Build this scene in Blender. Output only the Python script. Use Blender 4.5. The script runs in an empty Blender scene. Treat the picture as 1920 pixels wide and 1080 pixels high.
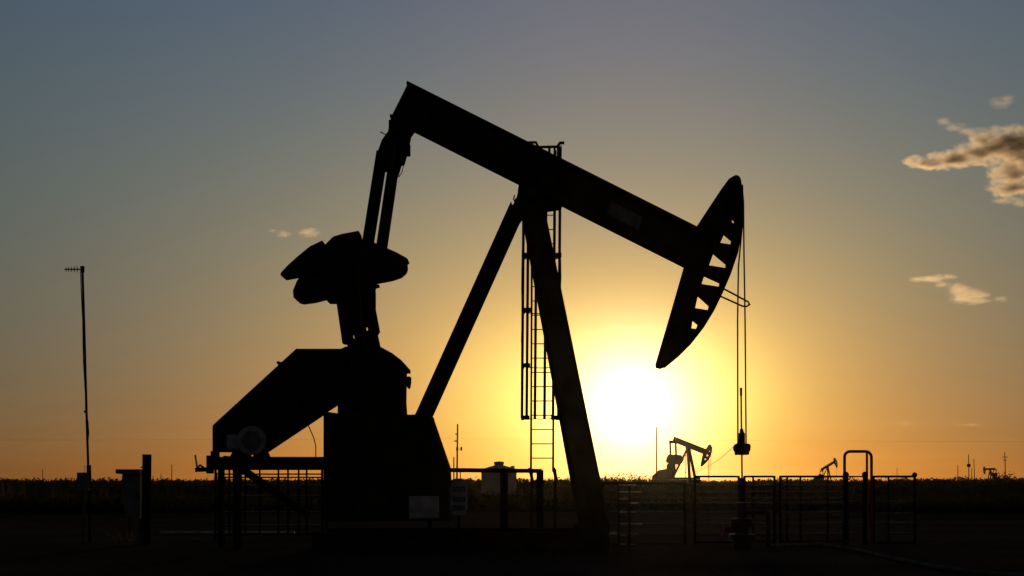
import bpy, bmesh, math, random
from mathutils import Vector, Matrix

random.seed(7)
S = bpy.context.scene
COL = S.collection
R = math.radians

# ------------------------------------------------------------------ camera
ZC, F, CX, HY = 1.5, 2400.0, 960.0, 901.0          # eye height, focal length in photo pixels, principal column, horizon row
cd = bpy.data.cameras.new('camera')
cd.sensor_width = 36.0
cd.lens = 36.0 * F / 1920.0
cd.shift_y = (HY - 540.0) / 1920.0
cd.clip_start, cd.clip_end = 0.1, 40000
cam = bpy.data.objects.new('camera', cd)
COL.objects.link(cam)
cam.location = (0, 0, ZC)
cam.rotation_euler = (R(90), 0, 0)
S.camera = cam


def W(px, py, Y=28.0):
    return Vector(((px - CX) / F * Y, Y, ZC + (HY - py) / F * Y))


# ------------------------------------------------------------------ light
SUN_DIR = Vector(((1185 - CX) / F, 1.0, (HY - 762) / F)).normalized()
SUN_AZ = math.atan2(SUN_DIR.x, SUN_DIR.y)
SUN_EL = math.asin(SUN_DIR.z)
world = bpy.data.worlds.new('World')
S.world = world
world.use_nodes = True


class NT:
    """small helper that writes shader maths"""
    def __init__(s, tree):
        s.t = tree
    def n(s, typ, **kw):
        d = s.t.nodes.new(typ)
        for k, v in kw.items():
            setattr(d, k, v)
        return d
    def put(s, sock, v):
        if isinstance(v, (int, float, tuple, list)):
            sock.default_value = v
        else:
            s.t.links.new(v, sock)
    def m(s, op, a, b=None, c=None, clamp=False):
        d = s.n('ShaderNodeMath', operation=op, use_clamp=clamp)
        for i, v in enumerate((a, b, c)):
            if v is not None:
                s.put(d.inputs[i], v)
        return d.outputs[0]
    def v(s, op, a, b=None, scale=None):
        d = s.n('ShaderNodeVectorMath', operation=op)
        s.put(d.inputs[0], a)
        if b is not None:
            s.put(d.inputs[1], b)
        if scale is not None:
            s.put(d.inputs['Scale'], scale)
        return d.outputs['Value'] if op in ('DOT_PRODUCT', 'LENGTH', 'DISTANCE') else d.outputs[0]


def build_world():
    w = NT(world.node_tree)
    bg = world.node_tree.nodes['Background']
    sky = w.n('ShaderNodeTexSky', sky_type='NISHITA', sun_disc=False)
    sky.sun_elevation, sky.sun_rotation = SUN_EL, SUN_AZ
    sky.altitude, sky.air_density, sky.dust_density = 900, 1.0, 1.0
    d = w.v('NORMALIZE', w.n('ShaderNodeTexCoord').outputs['Generated'])
    sep = w.n('ShaderNodeSeparateXYZ')
    w.put(sep.inputs[0], d)
    deg = 180 / math.pi
    el = w.m('ARCSINE', sep.outputs[2])
    az = w.m('SUBTRACT', w.m('ARCTAN2', sep.outputs[0], sep.outputs[1]), SUN_AZ)
    a1 = w.m('MULTIPLY', w.m('MULTIPLY', az, w.m('COSINE', el)), deg)
    a2 = w.m('ADD', w.m('MULTIPLY', w.m('MAXIMUM', a1, 0.0), 1.1), w.m('MULTIPLY', w.m('MINIMUM', a1, 0.0), 1 / 1.1))   # haze is a little denser south of the sun
    b1 = w.m('MULTIPLY', w.m('SUBTRACT', el, SUN_EL), deg)
    b2 = w.m('MULTIPLY', b1, 1.62)                                     # the aureole is wider than tall in dusty air
    g = w.m('SQRT', w.m('ADD', w.m('MULTIPLY', a2, a2), w.m('MULTIPLY', b2, b2)))
    gr = w.m('SQRT', w.m('ADD', w.m('MULTIPLY', a1, a1), w.m('MULTIPLY', b1, b1)))
    lo = w.m('EXPONENT', w.m('MULTIPLY', w.m('MAXIMUM', el, 0.0), -deg / 9.0))
    lo2 = w.m('EXPONENT', w.m('MULTIPLY', w.m('MAXIMUM', el, 0.0), -deg / 25.0))
    EF = {'lo': lo, 'hi': w.m('SUBTRACT', 1.0, lo), 'hi2': w.m('SUBTRACT', 1.0, lo2)}
    terms = [('c', 0, 'hi2', (.03, .025, .03)),
             ('e', 3, '1', (0.0582, 1.5572, 0.0435)),
             ('e', 3, 'lo', (0.0598, 0.0193, 0.0021)),
             ('e', 3, 'hi', (11.1784, 2.7254, 0.9252)),
             ('e', 5, 'hi', (2.8059, 0.5746, 0.0)),
             ('e', 10, 'lo', (2.6083, 0.0589, 0.0)),
             ('e', 20, '1', (0.2738, 0.3038, 0.0)),
             ('e', 20, 'hi', (0.4899, 0.9796, 0.0)),
             ('e', 30, 'hi', (0.0, 0.0322, 0.0)),
             ('r', 0.9, '1', (6.0, 6.0, 3.6)),
             ('r', 2.6, '1', (1.6, 1.2, 2.2)),
             ('r', 2.8, '1', (0.0, 0.0, 0.1233)),
             ('g', 5, '1', (1.0536, 2.4281, 0.5818)),
             ('g', 8, '1', (.22, .1, .01)),
             ('g', 12, '1', (0.0, 0.2821, 0.0)),
             ('g', 18, '1', (0.2298, 0.0, 0.0)),
             ('p', 9, 'lo', (0.0, 0.0, 0.0606)),
             ('p', 9, 'hi', (0.0, 0.0, 0.0379)),
             ('p', 9, 'hi2', (0.3056, 0.1229, 0.0)),
             ('p', 40, 'hi2', (0.0, 0.0, 0.9728)),
             ('c', 0, 'lo', (0.0, 0.0, 0.0332))]
    total = w.v('SCALE', sky.outputs[0], scale=0.5)
    for kind, sc, ef, col in terms:
        if kind == 'c':
            f = w.m('ADD', 1.0, 0.0)
        elif kind == 'p':
            q = w.m('DIVIDE', a2, float(sc))
            f = w.m('MULTIPLY', w.m('EXPONENT', w.m('MULTIPLY', w.m('MULTIPLY', q, q), -1.0)), w.m('POWER', w.m('COSINE', el), 4.0))
        elif kind == 'e':
            f = w.m('EXPONENT', w.m('DIVIDE', g, -float(sc)))
        else:
            q = w.m('DIVIDE', gr if kind == 'r' else g, float(sc))
            f = w.m('EXPONENT', w.m('MULTIPLY', w.m('MULTIPLY', q, q), -1.0))
        if ef != '1':
            f = w.m('MULTIPLY', f, EF[ef])
        total = w.v('ADD', total, w.v('SCALE', tuple(c / 0.05 for c in col), scale=f))
    # faint uneven dust bands low over the horizon
    st = w.n('ShaderNodeTexNoise')
    w.put(st.inputs['Vector'], w.v('MULTIPLY', d, (9.0, 9.0, 120.0)))
    st.inputs['Scale'].default_value = 1.0
    st.inputs['Detail'].default_value = 5
    band = w.m('ADD', 1.0, w.m('MULTIPLY', w.m('MULTIPLY', w.m('SUBTRACT', st.outputs[0], .5), .3), w.m('POWER', lo, 3.0)))
    total = w.v('SCALE', total, scale=band)
    world.node_tree.links.new(total, bg.inputs[0])
    bg.inputs[1].default_value = 0.05


build_world()
ld = bpy.data.lights.new('sun', 'SUN')
ld.energy, ld.angle, ld.color = 3.0, R(0.5), (1.0, 0.66, 0.34)
sun = bpy.data.objects.new('sun', ld)
COL.objects.link(sun)
sun.rotation_euler = (-SUN_DIR).to_track_quat('-Z', 'Y').to_euler()

S.view_settings.view_transform = 'Standard'
S.view_settings.look = 'None'
S.view_settings.exposure = -1.46
S.view_settings.gamma = 1.0
S.view_settings.use_curve_mapping = False
S.render.engine = 'CYCLES'
S.cycles.use_denoising = True
S.cycles.max_bounces = 6
S.cycles.volume_bounces = 1
S.cycles.volume_max_steps = 256


# ------------------------------------------------------------------ materials
def mat(name, c, rough=0.6, spec=0.3, metal=0.0, c2=None, scale=3.0, bump=0.0, mix=(0.42, 0.62)):
    m = bpy.data.materials.new(name)
    m.use_nodes = True
    w = NT(m.node_tree)
    p = m.node_tree.nodes['Principled BSDF']
    p.inputs['Roughness'].default_value = rough
    p.inputs['Specular IOR Level'].default_value = spec
    p.inputs['Metallic'].default_value = metal
    if c2 is None:
        c2 = tuple(x * 0.55 for x in c)
    tc = w.n('ShaderNodeTexCoord').outputs['Object']
    no = w.n('ShaderNodeTexNoise')
    w.put(no.inputs['Vector'], tc)
    no.inputs['Scale'].default_value = scale
    no.inputs['Detail'].default_value = 6
    rp = w.n('ShaderNodeValToRGB')
    rp.color_ramp.elements[0].position, rp.color_ramp.elements[1].position = mix
    rp.color_ramp.elements[0].color = (*c, 1)
    rp.color_ramp.elements[1].color = (*c2, 1)
    w.put(rp.inputs[0], no.outputs[0])
    w.put(p.inputs['Base Color'], rp.outputs[0])
    if bump:
        bp = w.n('ShaderNodeBump')
        bp.inputs['Strength'].default_value = bump
        w.put(bp.inputs['Height'], no.outputs[0])
        w.put(p.inputs['Normal'], bp.outputs[0])
    return m


M = {
    'steel': mat('weathered dark paint', (.04, .036, .026), .85, .0, c2=(.026, .018, .011), scale=2.2, bump=.05),
    'rust': mat('rusty iron', (.05, .03, .018), .8, .2, c2=(.03, .018, .012), scale=5),
    'red': mat('red pipe paint', (.4, .035, .02), .4, .4, c2=(.25, .03, .015), scale=6),
    'pipe': mat('weathered galvanized pipe', (.12, .115, .11), .16, .5, metal=.5, c2=(.07, .06, .055), scale=8),
    'darkpipe': mat('dark rail paint', (.02, .017, .014), .85, .0, c2=(.016, .01, .008), scale=8),
    'cable': mat('greased wire rope', (.03, .028, .025), .5, .4, scale=30),
    'motor': mat('grey motor paint', (.45, .44, .45), .7, .2, c2=(.3, .29, .3), scale=5),
    'sign': mat('faded white sheet', (.5, .48, .49), .8, .1, c2=(.33, .32, .32), scale=4),
    'plate': mat('dull nameplate', (.2, .2, .21), .7, .1, c2=(.12, .1, .1), scale=5),
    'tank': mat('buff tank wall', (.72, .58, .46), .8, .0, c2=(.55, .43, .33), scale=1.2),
    'cabinet': mat('pale grey sheet metal', (.2, .19, .2), .9, .0, c2=(.14, .135, .14), scale=3),
    'wood': mat('creosoted timber', (.02, .015, .011), .95, .0, c2=(.012, .009, .007), scale=9, bump=.2),
    'far': mat('distant rusty steel', (.025, .016, .01), .85, .0, c2=(.016, .01, .007), scale=1),
    'concrete': mat('old concrete', (.2, .18, .16), .9, .1, c2=(.13, .12, .1), scale=3, bump=.1),
    'hose': mat('pale dusty flowline', (.15, .14, .13), .85, .0, c2=(.09, .085, .075), scale=4),
}


def leaf_mat(name, c, c2, tr=.5):
    m = bpy.data.materials.new(name)
    m.use_nodes = True
    w = NT(m.node_tree)
    nt = m.node_tree
    nt.nodes.remove(nt.nodes['Principled BSDF'])
    out = nt.nodes['Material Output']
    no = w.n('ShaderNodeTexNoise')
    no.inputs['Scale'].default_value = .35
    no.inputs['Detail'].default_value = 5
    w.put(no.inputs['Vector'], w.n('ShaderNodeTexCoord').outputs['Object'])
    rp = w.n('ShaderNodeValToRGB')
    rp.color_ramp.elements[0].position, rp.color_ramp.elements[1].position = .38, .64
    rp.color_ramp.elements[0].color, rp.color_ramp.elements[1].color = (*c, 1), (*c2, 1)
    w.put(rp.inputs[0], no.outputs[0])
    a, b, x = w.n('ShaderNodeBsdfDiffuse'), w.n('ShaderNodeBsdfTranslucent'), w.n('ShaderNodeMixShader')
    w.put(a.inputs[0], rp.outputs[0])
    w.put(b.inputs[0], rp.outputs[0])
    x.inputs[0].default_value = tr
    w.put(x.inputs[1], a.outputs[0])
    w.put(x.inputs[2], b.outputs[0])
    w.put(out.inputs[0], x.outputs[0])
    return m


M['scrub'] = leaf_mat('green desert scrub', (.02, .028, .01), (.034, .032, .013), .3)
M['weed'] = leaf_mat('dry weed', (.09, .065, .03), (.06, .05, .02), .5)


def ground_mat(name, c, c2, scale, bump):
    m = bpy.data.materials.new(name)
    m.use_nodes = True
    w = NT(m.node_tree)
    p = m.node_tree.nodes['Principled BSDF']
    p.inputs['Roughness'].default_value = 1
    p.inputs['Specular IOR Level'].default_value = 0.0
    tc = w.n('ShaderNodeTexCoord').outputs['Object']
    a, b = w.n('ShaderNodeTexNoise'), w.n('ShaderNodeTexNoise')
    for n_, s_, d_ in ((a, scale, 8), (b, scale * 14, 6)):
        w.put(n_.inputs['Vector'], tc)
        n_.inputs['Scale'].default_value = s_
        n_.inputs['Detail'].default_value = d_
    f = w.m('ADD', w.m('MULTIPLY', a.outputs[0], .65), w.m('MULTIPLY', b.outputs[0], .35))
    rp = w.n('ShaderNodeValToRGB')
    rp.color_ramp.elements[0].position, rp.color_ramp.elements[1].position = .4, .6
    rp.color_ramp.elements[0].color, rp.color_ramp.elements[1].color = (*c, 1), (*c2, 1)
    w.put(rp.inputs[0], f)
    w.put(p.inputs['Base Color'], rp.outputs[0])
    bp = w.n('ShaderNodeBump')
    bp.inputs['Strength'].default_value = bump
    bp.inputs['Distance'].default_value = .05
    w.put(bp.inputs['Height'], b.outputs[0])
    w.put(p.inputs['Normal'], bp.outputs[0])
    return m


M['ground'] = ground_mat('scrubland soil', (.05, .04, .025), (.03, .028, .016), .08, .5)
M['pad'] = ground_mat('caliche pad', (.06, .05, .038), (.035, .028, .02), .25, .6)


# ------------------------------------------------------------------ object helpers
def root_of(p):
    while p is not None and p.parent is not None:
        p = p.parent
    return p


def obj(name, bm, material, parent=None, smooth=False, bevel=0.0):
    me = bpy.data.meshes.new(name)
    bmesh.ops.recalc_face_normals(bm, faces=bm.faces[:])
    r = root_of(parent)
    if r is not None:
        bmesh.ops.translate(bm, verts=bm.verts[:], vec=-r.location)
    bm.to_mesh(me)
    bm.free()
    if smooth:
        for p in me.polygons:
            p.use_smooth = True
    me.materials.append(material)
    o = bpy.data.objects.new(name, me)
    COL.objects.link(o)
    o.parent = parent
    if bevel:
        b = o.modifiers.new('bevel', 'BEVEL')
        b.width, b.segments, b.limit_method = bevel, 2, 'ANGLE'
    return o


def tag(o, label=None, cat=None, group=None, kind=None):
    for k, v in (('label', label), ('category', cat), ('group', group), ('kind', kind)):
        if v:
            o[k] = v
    return o


def thing(name, loc, label, cat, group=None):
    o = bpy.data.objects.new(name, None)
    o.empty_display_size = .3
    COL.objects.link(o)
    o.location = loc
    return tag(o, label, cat, group)


def BM():
    return bmesh.new()


def tube(bm, p, q, r, r2=None, n=10):
    p, q = Vector(p), Vector(q)
    d = q - p
    mtx = Matrix.Translation((p + q) / 2) @ d.to_track_quat('Z', 'Y').to_matrix().to_4x4()
    bmesh.ops.create_cone(bm, cap_ends=True, segments=n, radius1=r, radius2=r if r2 is None else r2, depth=d.length, matrix=mtx)
    return bm


def path(bm, pts, r, n=8):
    """one tube swept through points"""
    pts = [Vector(p) for p in pts]
    rings = []
    for i, p in enumerate(pts):
        t = (pts[min(i + 1, len(pts) - 1)] - pts[max(i - 1, 0)]).normalized()
        up = Vector((0, 1, 0)) if abs(t.y) < .9 else Vector((1, 0, 0))
        a = t.cross(up).normalized()
        b = t.cross(a)
        rings.append([bm.verts.new(p + (a * math.cos(k * 2 * math.pi / n) + b * math.sin(k * 2 * math.pi / n)) * r) for k in range(n)])
    for u, v in zip(rings, rings[1:]):
        for k in range(n):
            bm.faces.new((u[k], u[(k + 1) % n], v[(k + 1) % n], v[k]))
    bm.faces.new(rings[0])
    bm.faces.new(rings[-1])
    return bm


def bar(bm, p, q, wdt, dep):
    """rectangular bar from p to q: width across in the side plane, depth along the cross axis"""
    p, q = Vector(p), Vector(q)
    a = (q - p).normalized()
    y = Vector((0, 1, 0)) if abs(a.y) < .95 else Vector((0, 0, 1))
    s = a.cross(y).normalized()
    d = a.cross(s).normalized()
    vs = []
    for e in (p, q):
        for i, j in ((-1, -1), (1, -1), (1, 1), (-1, 1)):
            vs.append(bm.verts.new(e + s * i * wdt / 2 + d * j * dep / 2))
    for f in ((0, 1, 2, 3), (4, 7, 6, 5), (0, 4, 5, 1), (1, 5, 6, 2), (2, 6, 7, 3), (3, 7, 4, 0)):
        bm.faces.new([vs[k] for k in f])
    return bm


def ibeam(bm, p, q, h, fw, tf=.03, tw=.03):
    """I-section: height in the side plane, flanges along the cross axis"""
    p, q = Vector(p), Vector(q)
    a = (q - p).normalized()
    s = a.cross(Vector((0, 1, 0))).normalized()
    bar(bm, p + s * (h / 2 - tf / 2), q + s * (h / 2 - tf / 2), tf, fw)
    bar(bm, p - s * (h / 2 - tf / 2), q - s * (h / 2 - tf / 2), tf, fw)
    bar(bm, p, q, h - 2 * tf - .001, tw)
    return bm


def box(bm, c, s, rz=0.0):
    mtx = Matrix.Translation(c) @ Matrix.Rotation(rz, 4, 'Z') @ Matrix.Diagonal((*s, 1))
    bmesh.ops.create_cube(bm, size=1, matrix=mtx)
    return bm


def prism(bm, pts, half, holes=(), yc=None):
    """closed outline in a side plane (world points), given thickness along Y"""
    edges = []
    for loop in [pts] + list(holes):
        vs = [bm.verts.new(Vector(p) - Vector((0, half, 0))) for p in loop]
        edges += [bm.edges.new((vs[i], vs[(i + 1) % len(vs)])) for i in range(len(vs))]
    r = bmesh.ops.triangle_fill(bm, edges=edges, use_beauty=True)
    fs = [g for g in r['geom'] if isinstance(g, bmesh.types.BMFace)]
    ex = bmesh.ops.extrude_face_region(bm, geom=fs)
    bmesh.ops.translate(bm, verts=[g for g in ex['geom'] if isinstance(g, bmesh.types.BMVert)], vec=(0, 2 * half, 0))
    return bm


def lathe(bm, base, prof, n=20):
    """profile of (radius, height) turned about the vertical through base"""
    rings = []
    for r, z in prof:
        rings.append([bm.verts.new(Vector(base) + Vector((r * math.cos(k * 2 * math.pi / n), r * math.sin(k * 2 * math.pi / n), z))) for k in range(n)])
    for u, v in zip(rings, rings[1:]):
        for k in range(n):
            bm.faces.new((u[k], u[(k + 1) % n], v[(k + 1) % n], v[k]))
    bm.faces.new(rings[0])
    bm.faces.new(rings[-1])
    return bm


def P(lst, Y=28.0):
    return [W(x, y, Y) for x, y in lst]


def smooth_loop(pts, n=3):
    """round a pixel outline a little with Chaikin corner cutting"""
    for _ in range(n):
        out = []
        for i in range(len(pts)):
            a, b = pts[i], pts[(i + 1) % len(pts)]
            out += [(a[0] * .82 + b[0] * .18, a[1] * .82 + b[1] * .18), (a[0] * .18 + b[0] * .82, a[1] * .18 + b[1] * .82)]
        pts = out
    return pts


def copy_tree(o, parent=None):
    c = o.copy()
    COL.objects.link(c)
    c.parent = parent
    for ch in list(o.children):
        copy_tree(ch, c)
    return c


# ------------------------------------------------------------------ ground
def make_ground():
    bm = BM()
    # one sheet out to the horizon; finer near the camera
    xs = [-2600, -1500, -900, -300, -120] + [-80 + 8 * i for i in range(21)] + [120, 300, 900, 1500, 2600]
    ys = [-200, -20] + [5 * i for i in range(0, 25)] + [150, 220, 400, 900, 1600, 2600]
    g = [[bm.verts.new((x, y, 0.0)) for x in xs] for y in ys]
    for j in range(len(ys) - 1):
        for i in range(len(xs) - 1):
            bm.faces.new((g[j][i], g[j][i + 1], g[j + 1][i + 1], g[j + 1][i]))
    tag(obj('ground', bm, M['ground']), kind='structure')
    bm = BM()
    rnd = random.Random(3)
    out = []
    for i in range(90):
        t = i / 90 * 2 * math.pi
        out.append(Vector((36 * math.cos(t) * (1 + .05 * rnd.uniform(-1, 1)), 28 + 33 * math.sin(t) * (1 + .04 * rnd.uniform(-1, 1)), .004)))
    bm.faces.new([bm.verts.new(p) for p in out])
    tag(obj('well_pad', bm, M['pad']), kind='structure')


make_ground()


# ------------------------------------------------------------------ the big pumpjack
YC = 28.0
PJ = thing('pumpjack', (W(800, 1015).x, YC, 0), 'large dark pumpjack with tilted beam and horsehead, silhouetted before the setting sun', 'pumpjack')


def make_beam():
    h = 73 * YC / F
    a, b = W(748.5, 189.5), W(1307, 470)
    o = obj('walking_beam', ibeam(BM(), a, b, h, .42, .05, .04), M['steel'], PJ)
    d = (b - a).normalized()
    for t in (.012, .1, .47, .53, .75, .94):
        c = a.lerp(b, t)
        s = d.cross(Vector((0, 1, 0))).normalized()
        obj('stiffener', bar(BM(), c - s * (h / 2 - .052), c + s * (h / 2 - .052), .03, .38), M['steel'], o)
    bm = BM()
    s = d.cross(Vector((0, 1, 0))).normalized()
    for pq in ((1176, 404),):
        prism(bm, P([(1146, 378), (1205, 407), (1197, 431), (1138, 401)], YC - .225), .006)
    tag(obj('nameplate', bm, M['plate'], o), 'dull rectangular plate on the beam')
    # saddle bearing under the beam
    bm = prism(BM(), P([(973, 345), (1016, 366), (1021, 388), (1016, 412), (985, 412), (966, 386), (971, 366)]), .34)
    tube(bm, (W(995, 372).x, YC - .55, W(995, 372).z), (W(995, 372).x, YC + .55, W(995, 372).z), .14, n=16)
    obj('saddle_bearing', bm, M['steel'], PJ, bevel=.02)
    # equalizer at the tail
    c = W(750, 250)
    bm = prism(BM(), P([(735, 224), (777, 244), (770, 254), (764, 282), (722, 276), (716, 268), (729, 250), (731, 238)]), .2)
    bar(bm, c + Vector((0, -1.05, -.12)), c + Vector((0, 1.05, -.12)), .3, .26)
    tube(bm, c + Vector((0, -.3, .05)), c + Vector((0, .3, .05)), .17, n=16)
    obj('equalizer', bm, M['steel'], PJ, bevel=.02)
    path(bm := BM(), [W(713, 247, YC - .2), W(720, 251, YC - .2), W(727, 254, YC - .2)], .012, 6)
    obj('grease_line', bm, M['cable'], PJ)


make_beam()


def make_head():
    outer = [(1378, 329), (1366, 336), (1352, 355), (1304, 428), (1300, 440), (1282, 502), (1256, 592), (1229, 683), (1230, 690), (1238, 692),
             (1248, 688), (1271, 669), (1294, 646), (1318, 615), (1337, 584), (1353, 551), (1368, 516), (1382, 475), (1389, 432), (1392, 385), (1391, 350), (1388, 335), (1384, 330)]
    holes = [[(1371, 416), (1374, 412), (1377, 416), (1374, 420)],
             [(1357, 440), (1371, 452), (1370, 459), (1350, 456)],
             [(1337, 476), (1361, 496), (1360, 503), (1329, 498)],
             [(1320, 518), (1349, 531), (1348, 538), (1315, 533)],
             [(1308, 555), (1329, 574), (1327, 582), (1303, 578)],
             [(1298, 601), (1308, 609), (1305, 617), (1296, 616)]]
    o = obj('horse_head', prism(BM(), P(outer), .05, [P(h) for h in holes]), M['steel'], PJ)
    # curved track plate round the front and rim plates along the back
    bm = BM()
    arc = [(1248, 688), (1271, 669), (1294, 646), (1318, 615), (1337, 584), (1353, 551), (1368, 516), (1382, 475), (1389, 432), (1392, 385), (1391, 350)]
    for (a, b) in zip(arc, arc[1:]):
        bar(bm, W(*a) - Vector((.025, 0, 0)), W(*b) - Vector((.025, 0, 0)), .045, .36)
    obj('track_plate', bm, M['steel'], o)
    for (a, b) in (((1366, 337), (1305, 429)), ((1284, 502), (1232, 684))):
        obj('back_rib', bar(BM(), W(*a) + Vector((.03, 0, 0)), W(*b) + Vector((.03, 0, 0)), .04, .3), M['steel'], o)
    bm = BM()
    for s in (-.14, .14):
        path(bm, [W(1352, 556, YC + s), W(1392, 574, YC + s), W(1400, 574.5, YC + s), W(1406, 571, YC + s), W(1403, 566, YC + s), W(1356, 541, YC + s)], .02, 8)
    tube(bm, W(1404, 570, YC - .14), W(1404, 570, YC + .14), .02)
    obj('rope_guard', bm, M['steel'], o)


make_head()


def make_post():
    o = bpy.data.objects.new('samson_post', None)
    COL.objects.link(o)
    o.parent = PJ
    for s, dx in ((-1, 6), (1, -6)):
        top, bot = W(998 + dx * .1, 392, YC + s * .3), W(1097.5 + dx, 905, YC + s * 1.05)
        d = (bot - top)
        bot = top + d * ((top.z - .42) / (top.z - bot.z))
        bm = ibeam(BM(), top, bot, 43 * YC / F, .3, .035, .03)
        obj('leg', bm, M['steel'], o)
    a, b = W(971, 388), W(793, 784)
    obj('brace', ibeam(BM(), a, b, 30 * YC / F, .34, .03, .03), M['steel'], o)
    for t in (.35, .7):
        y = 392 + t * 513
        x = 998 + t * 99.5
        hw = .3 + t * .7
        obj('cross_girt', bar(BM(), W(x, y, YC - hw), W(x, y, YC + hw), .14, .12), M['steel'], o)
    bm = prism(BM(), P([(961, 392), (966, 376), (975, 372), (986, 400), (972, 420), (958, 410)]), .22)
    path(bm, [W(966, 380, YC - .2), W(963, 373, YC - .2), W(965, 366, YC - .2)], .015, 6)
    path(bm, [W(973, 352, YC - .3), W(972, 362, YC - .3), W(975, 372, YC - .3)], .018, 6)
    obj('gusset', bm, M['steel'], o)
    for s in (-1, 1):
        obj('foot_plate', box(BM(), (W(1105, 0, YC).x + .03, YC + s * 1.16, .46), (.62, .5, .12)), M['steel'], o)


make_post()


def make_base():
    o = bpy.data.objects.new('base_skid', None)
    COL.objects.link(o)
    o.parent = PJ
    for s in (-1.15, 1.15):
        obj('runner', ibeam(BM(), (W(600, 0).x, YC + s, .22), (W(1134, 0).x, YC + s, .22), .4, .3), M['steel'], o)
    for x in (610, 700, 800, 900, 1000, 1090, 1125):
        obj('cross_member', bar(BM(), (W(x, 0).x, YC - 1.13, .2), (W(x, 0).x, YC + 1.13, .2), .25, .2), M['steel'], o)
    # high sub-base that carries the gearbox and the rear brace
    ped = [(617, 775), (660, 781), (777, 781), (809, 779), (811, 787), (842, 877), (847, 975), (617, 975)]
    p = obj('gearbox_pedestal', prism(BM(), P(ped), .85), M['steel'], PJ, bevel=.015)
    for x, y0, y1 in ((640, 800, 970), (720, 800, 970), (800, 810, 970)):
        obj('rib', bar(BM(), W(x, y0, YC - .865), W(x, y1, YC - .865), .1, .03), M['steel'], p)
    bm = tube(BM(), W(611.5, 786, YC + .7), W(611.5, 1010, YC + .7), .052)  # pale tube added to stand for the pedestal's sunlit left edge
    obj('lit_edge_tube', bm, M['hose'], p)
    tag(obj('placard', prism(BM(), P([(767, 930), (823, 930), (824, 971), (767, 972)], YC - .9), .006), M['sign'], p), 'faded pale placard on the pedestal side')
    # gearbox
    gb = [(640, 662), (655, 655), (714, 653), (740, 667), (757, 680), (766, 690), (766, 697), (759, 696), (759, 705), (758, 751), (760, 780), (640, 780)]
    g = obj('gearbox', prism(BM(), P(gb), .62), M['steel'], PJ, bevel=.02)
    obj('inspection_hatch', prism(BM(), P([(757, 708), (770, 707), (770, 716), (768, 728), (765, 728), (763, 722), (757, 722)], YC - .3), .2), M['steel'], g)
    bm = tube(BM(), W(684, 705, YC - .9), W(684, 705, YC - .9) + Vector((0, 1.8, 0)), .2, n=20)
    obj('crankshaft', bm, M['steel'], g)
    # belt guard on the near side
    gd = [(401, 799), (558, 655), (664, 655), (690, 668), (706, 700), (690, 735), (660, 742), (607, 776), (499, 848), (401, 848)]
    y = YC - .78
    b = obj('belt_guard', prism(BM(), P(gd, y), .14), M['steel'], PJ, bevel=.012)
    bm = BM()
    path(bm, [W(527, 686, y), W(523, 683, y), W(520, 678, y)], .025, 6)
    tube(bm, W(530, 682, y), W(522, 680, y), .03)
    obj('latch', bm, M['steel'], b)
    for (a, c) in (((401, 799), (558, 655)), ((499, 848), (607, 776))):
        obj('edge_angle', bar(BM(), W(*a, y - .145), W(*c, y - .145), .06, .012), M['steel'], b)


make_base()


def make_motor():
    o = bpy.data.objects.new('motor_stand', None)
    COL.objects.link(o)
    o.parent = PJ
    for s in (-.8, .1):
        obj('beam', ibeam(BM(), W(401, 869, YC + s), W(616, 869, YC + s), 24 * YC / F, .22, .03, .03), M['steel'], o)
    for x in (415, 445):
        for s in ((-.8, .1) if x == 445 else (.1,)):
            hw = 7 if x == 445 else 5
            obj('leg', bar(BM(), W(x, 881, YC + s), (W(x, 0, YC + s).x, YC + s, .02), 2 * hw * YC / F, .16), M['steel'], o)
    obj('brace', bar(BM(), W(452, 878, YC - .8), W(580, 968, YC - .8), 13 * YC / F, .14), M['steel'], o)
    bm = BM()
    y = YC - .5
    box(bm, W(394, 871, y), (8 * YC / F, .3, 33 * YC / F))
    bar(bm, W(367, 881, y), W(391, 880, y), 8 * YC / F, .12)
    path(bm, [W(370, 880, y), W(368.5, 870, y), W(366, 853, y)], .018, 6)
    path(bm, [W(370, 878, y), W(375, 872, y), W(382, 877, y)], .025, 6)
    obj('brake_lever', bm, M['steel'], o)
    for a in ([(441, 848), (436, 858), (470, 858), (461, 848)], [(484, 848), (478, 858), (503, 858), (499, 848)], [(401, 846), (401, 858), (406, 858), (406, 846)], [(425, 855), (424, 858), (429, 858), (428, 855)]):
        obj('mount', prism(BM(), P(a, YC - .6), .3), M['steel'], o)
    c = W(472, 826, YC - 1.1)
    bm = tube(BM(), c, c + Vector((0, .62, 0)), 25 * YC / F, n=28)
    m = obj('motor', bm, M['steel'], PJ, bevel=.03)
    bm = tube(BM(), c + Vector((0, -.03, 0)), c + Vector((0, .02, 0)), 26.5 * YC / F, n=28)
    tag(obj('end_bell', bm, M['motor'], m, bevel=.015), 'pale grey round motor end')
    bm = tube(BM(), c + Vector((0, -.045, 0)), c + Vector((0, -.028, 0)), 17 * YC / F, n=24)
    obj('fan_cover', bm, M['plate'], m)
    box(bm := BM(), W(440, 829, YC - .98), (26 * YC / F, .2, 27 * YC / F))
    obj('junction_box', bm, M['motor'], m, bevel=.015)
    bm = path(BM(), [W(573, 790, YC - .9), W(580, 802, YC - .92), W(588, 820, YC - .94), (W(592, 836, YC - .94)), W(592, 857, YC - .92)], .011, 6)
    obj('power_cable', bm, M['cable'], PJ)


make_motor()


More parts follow.
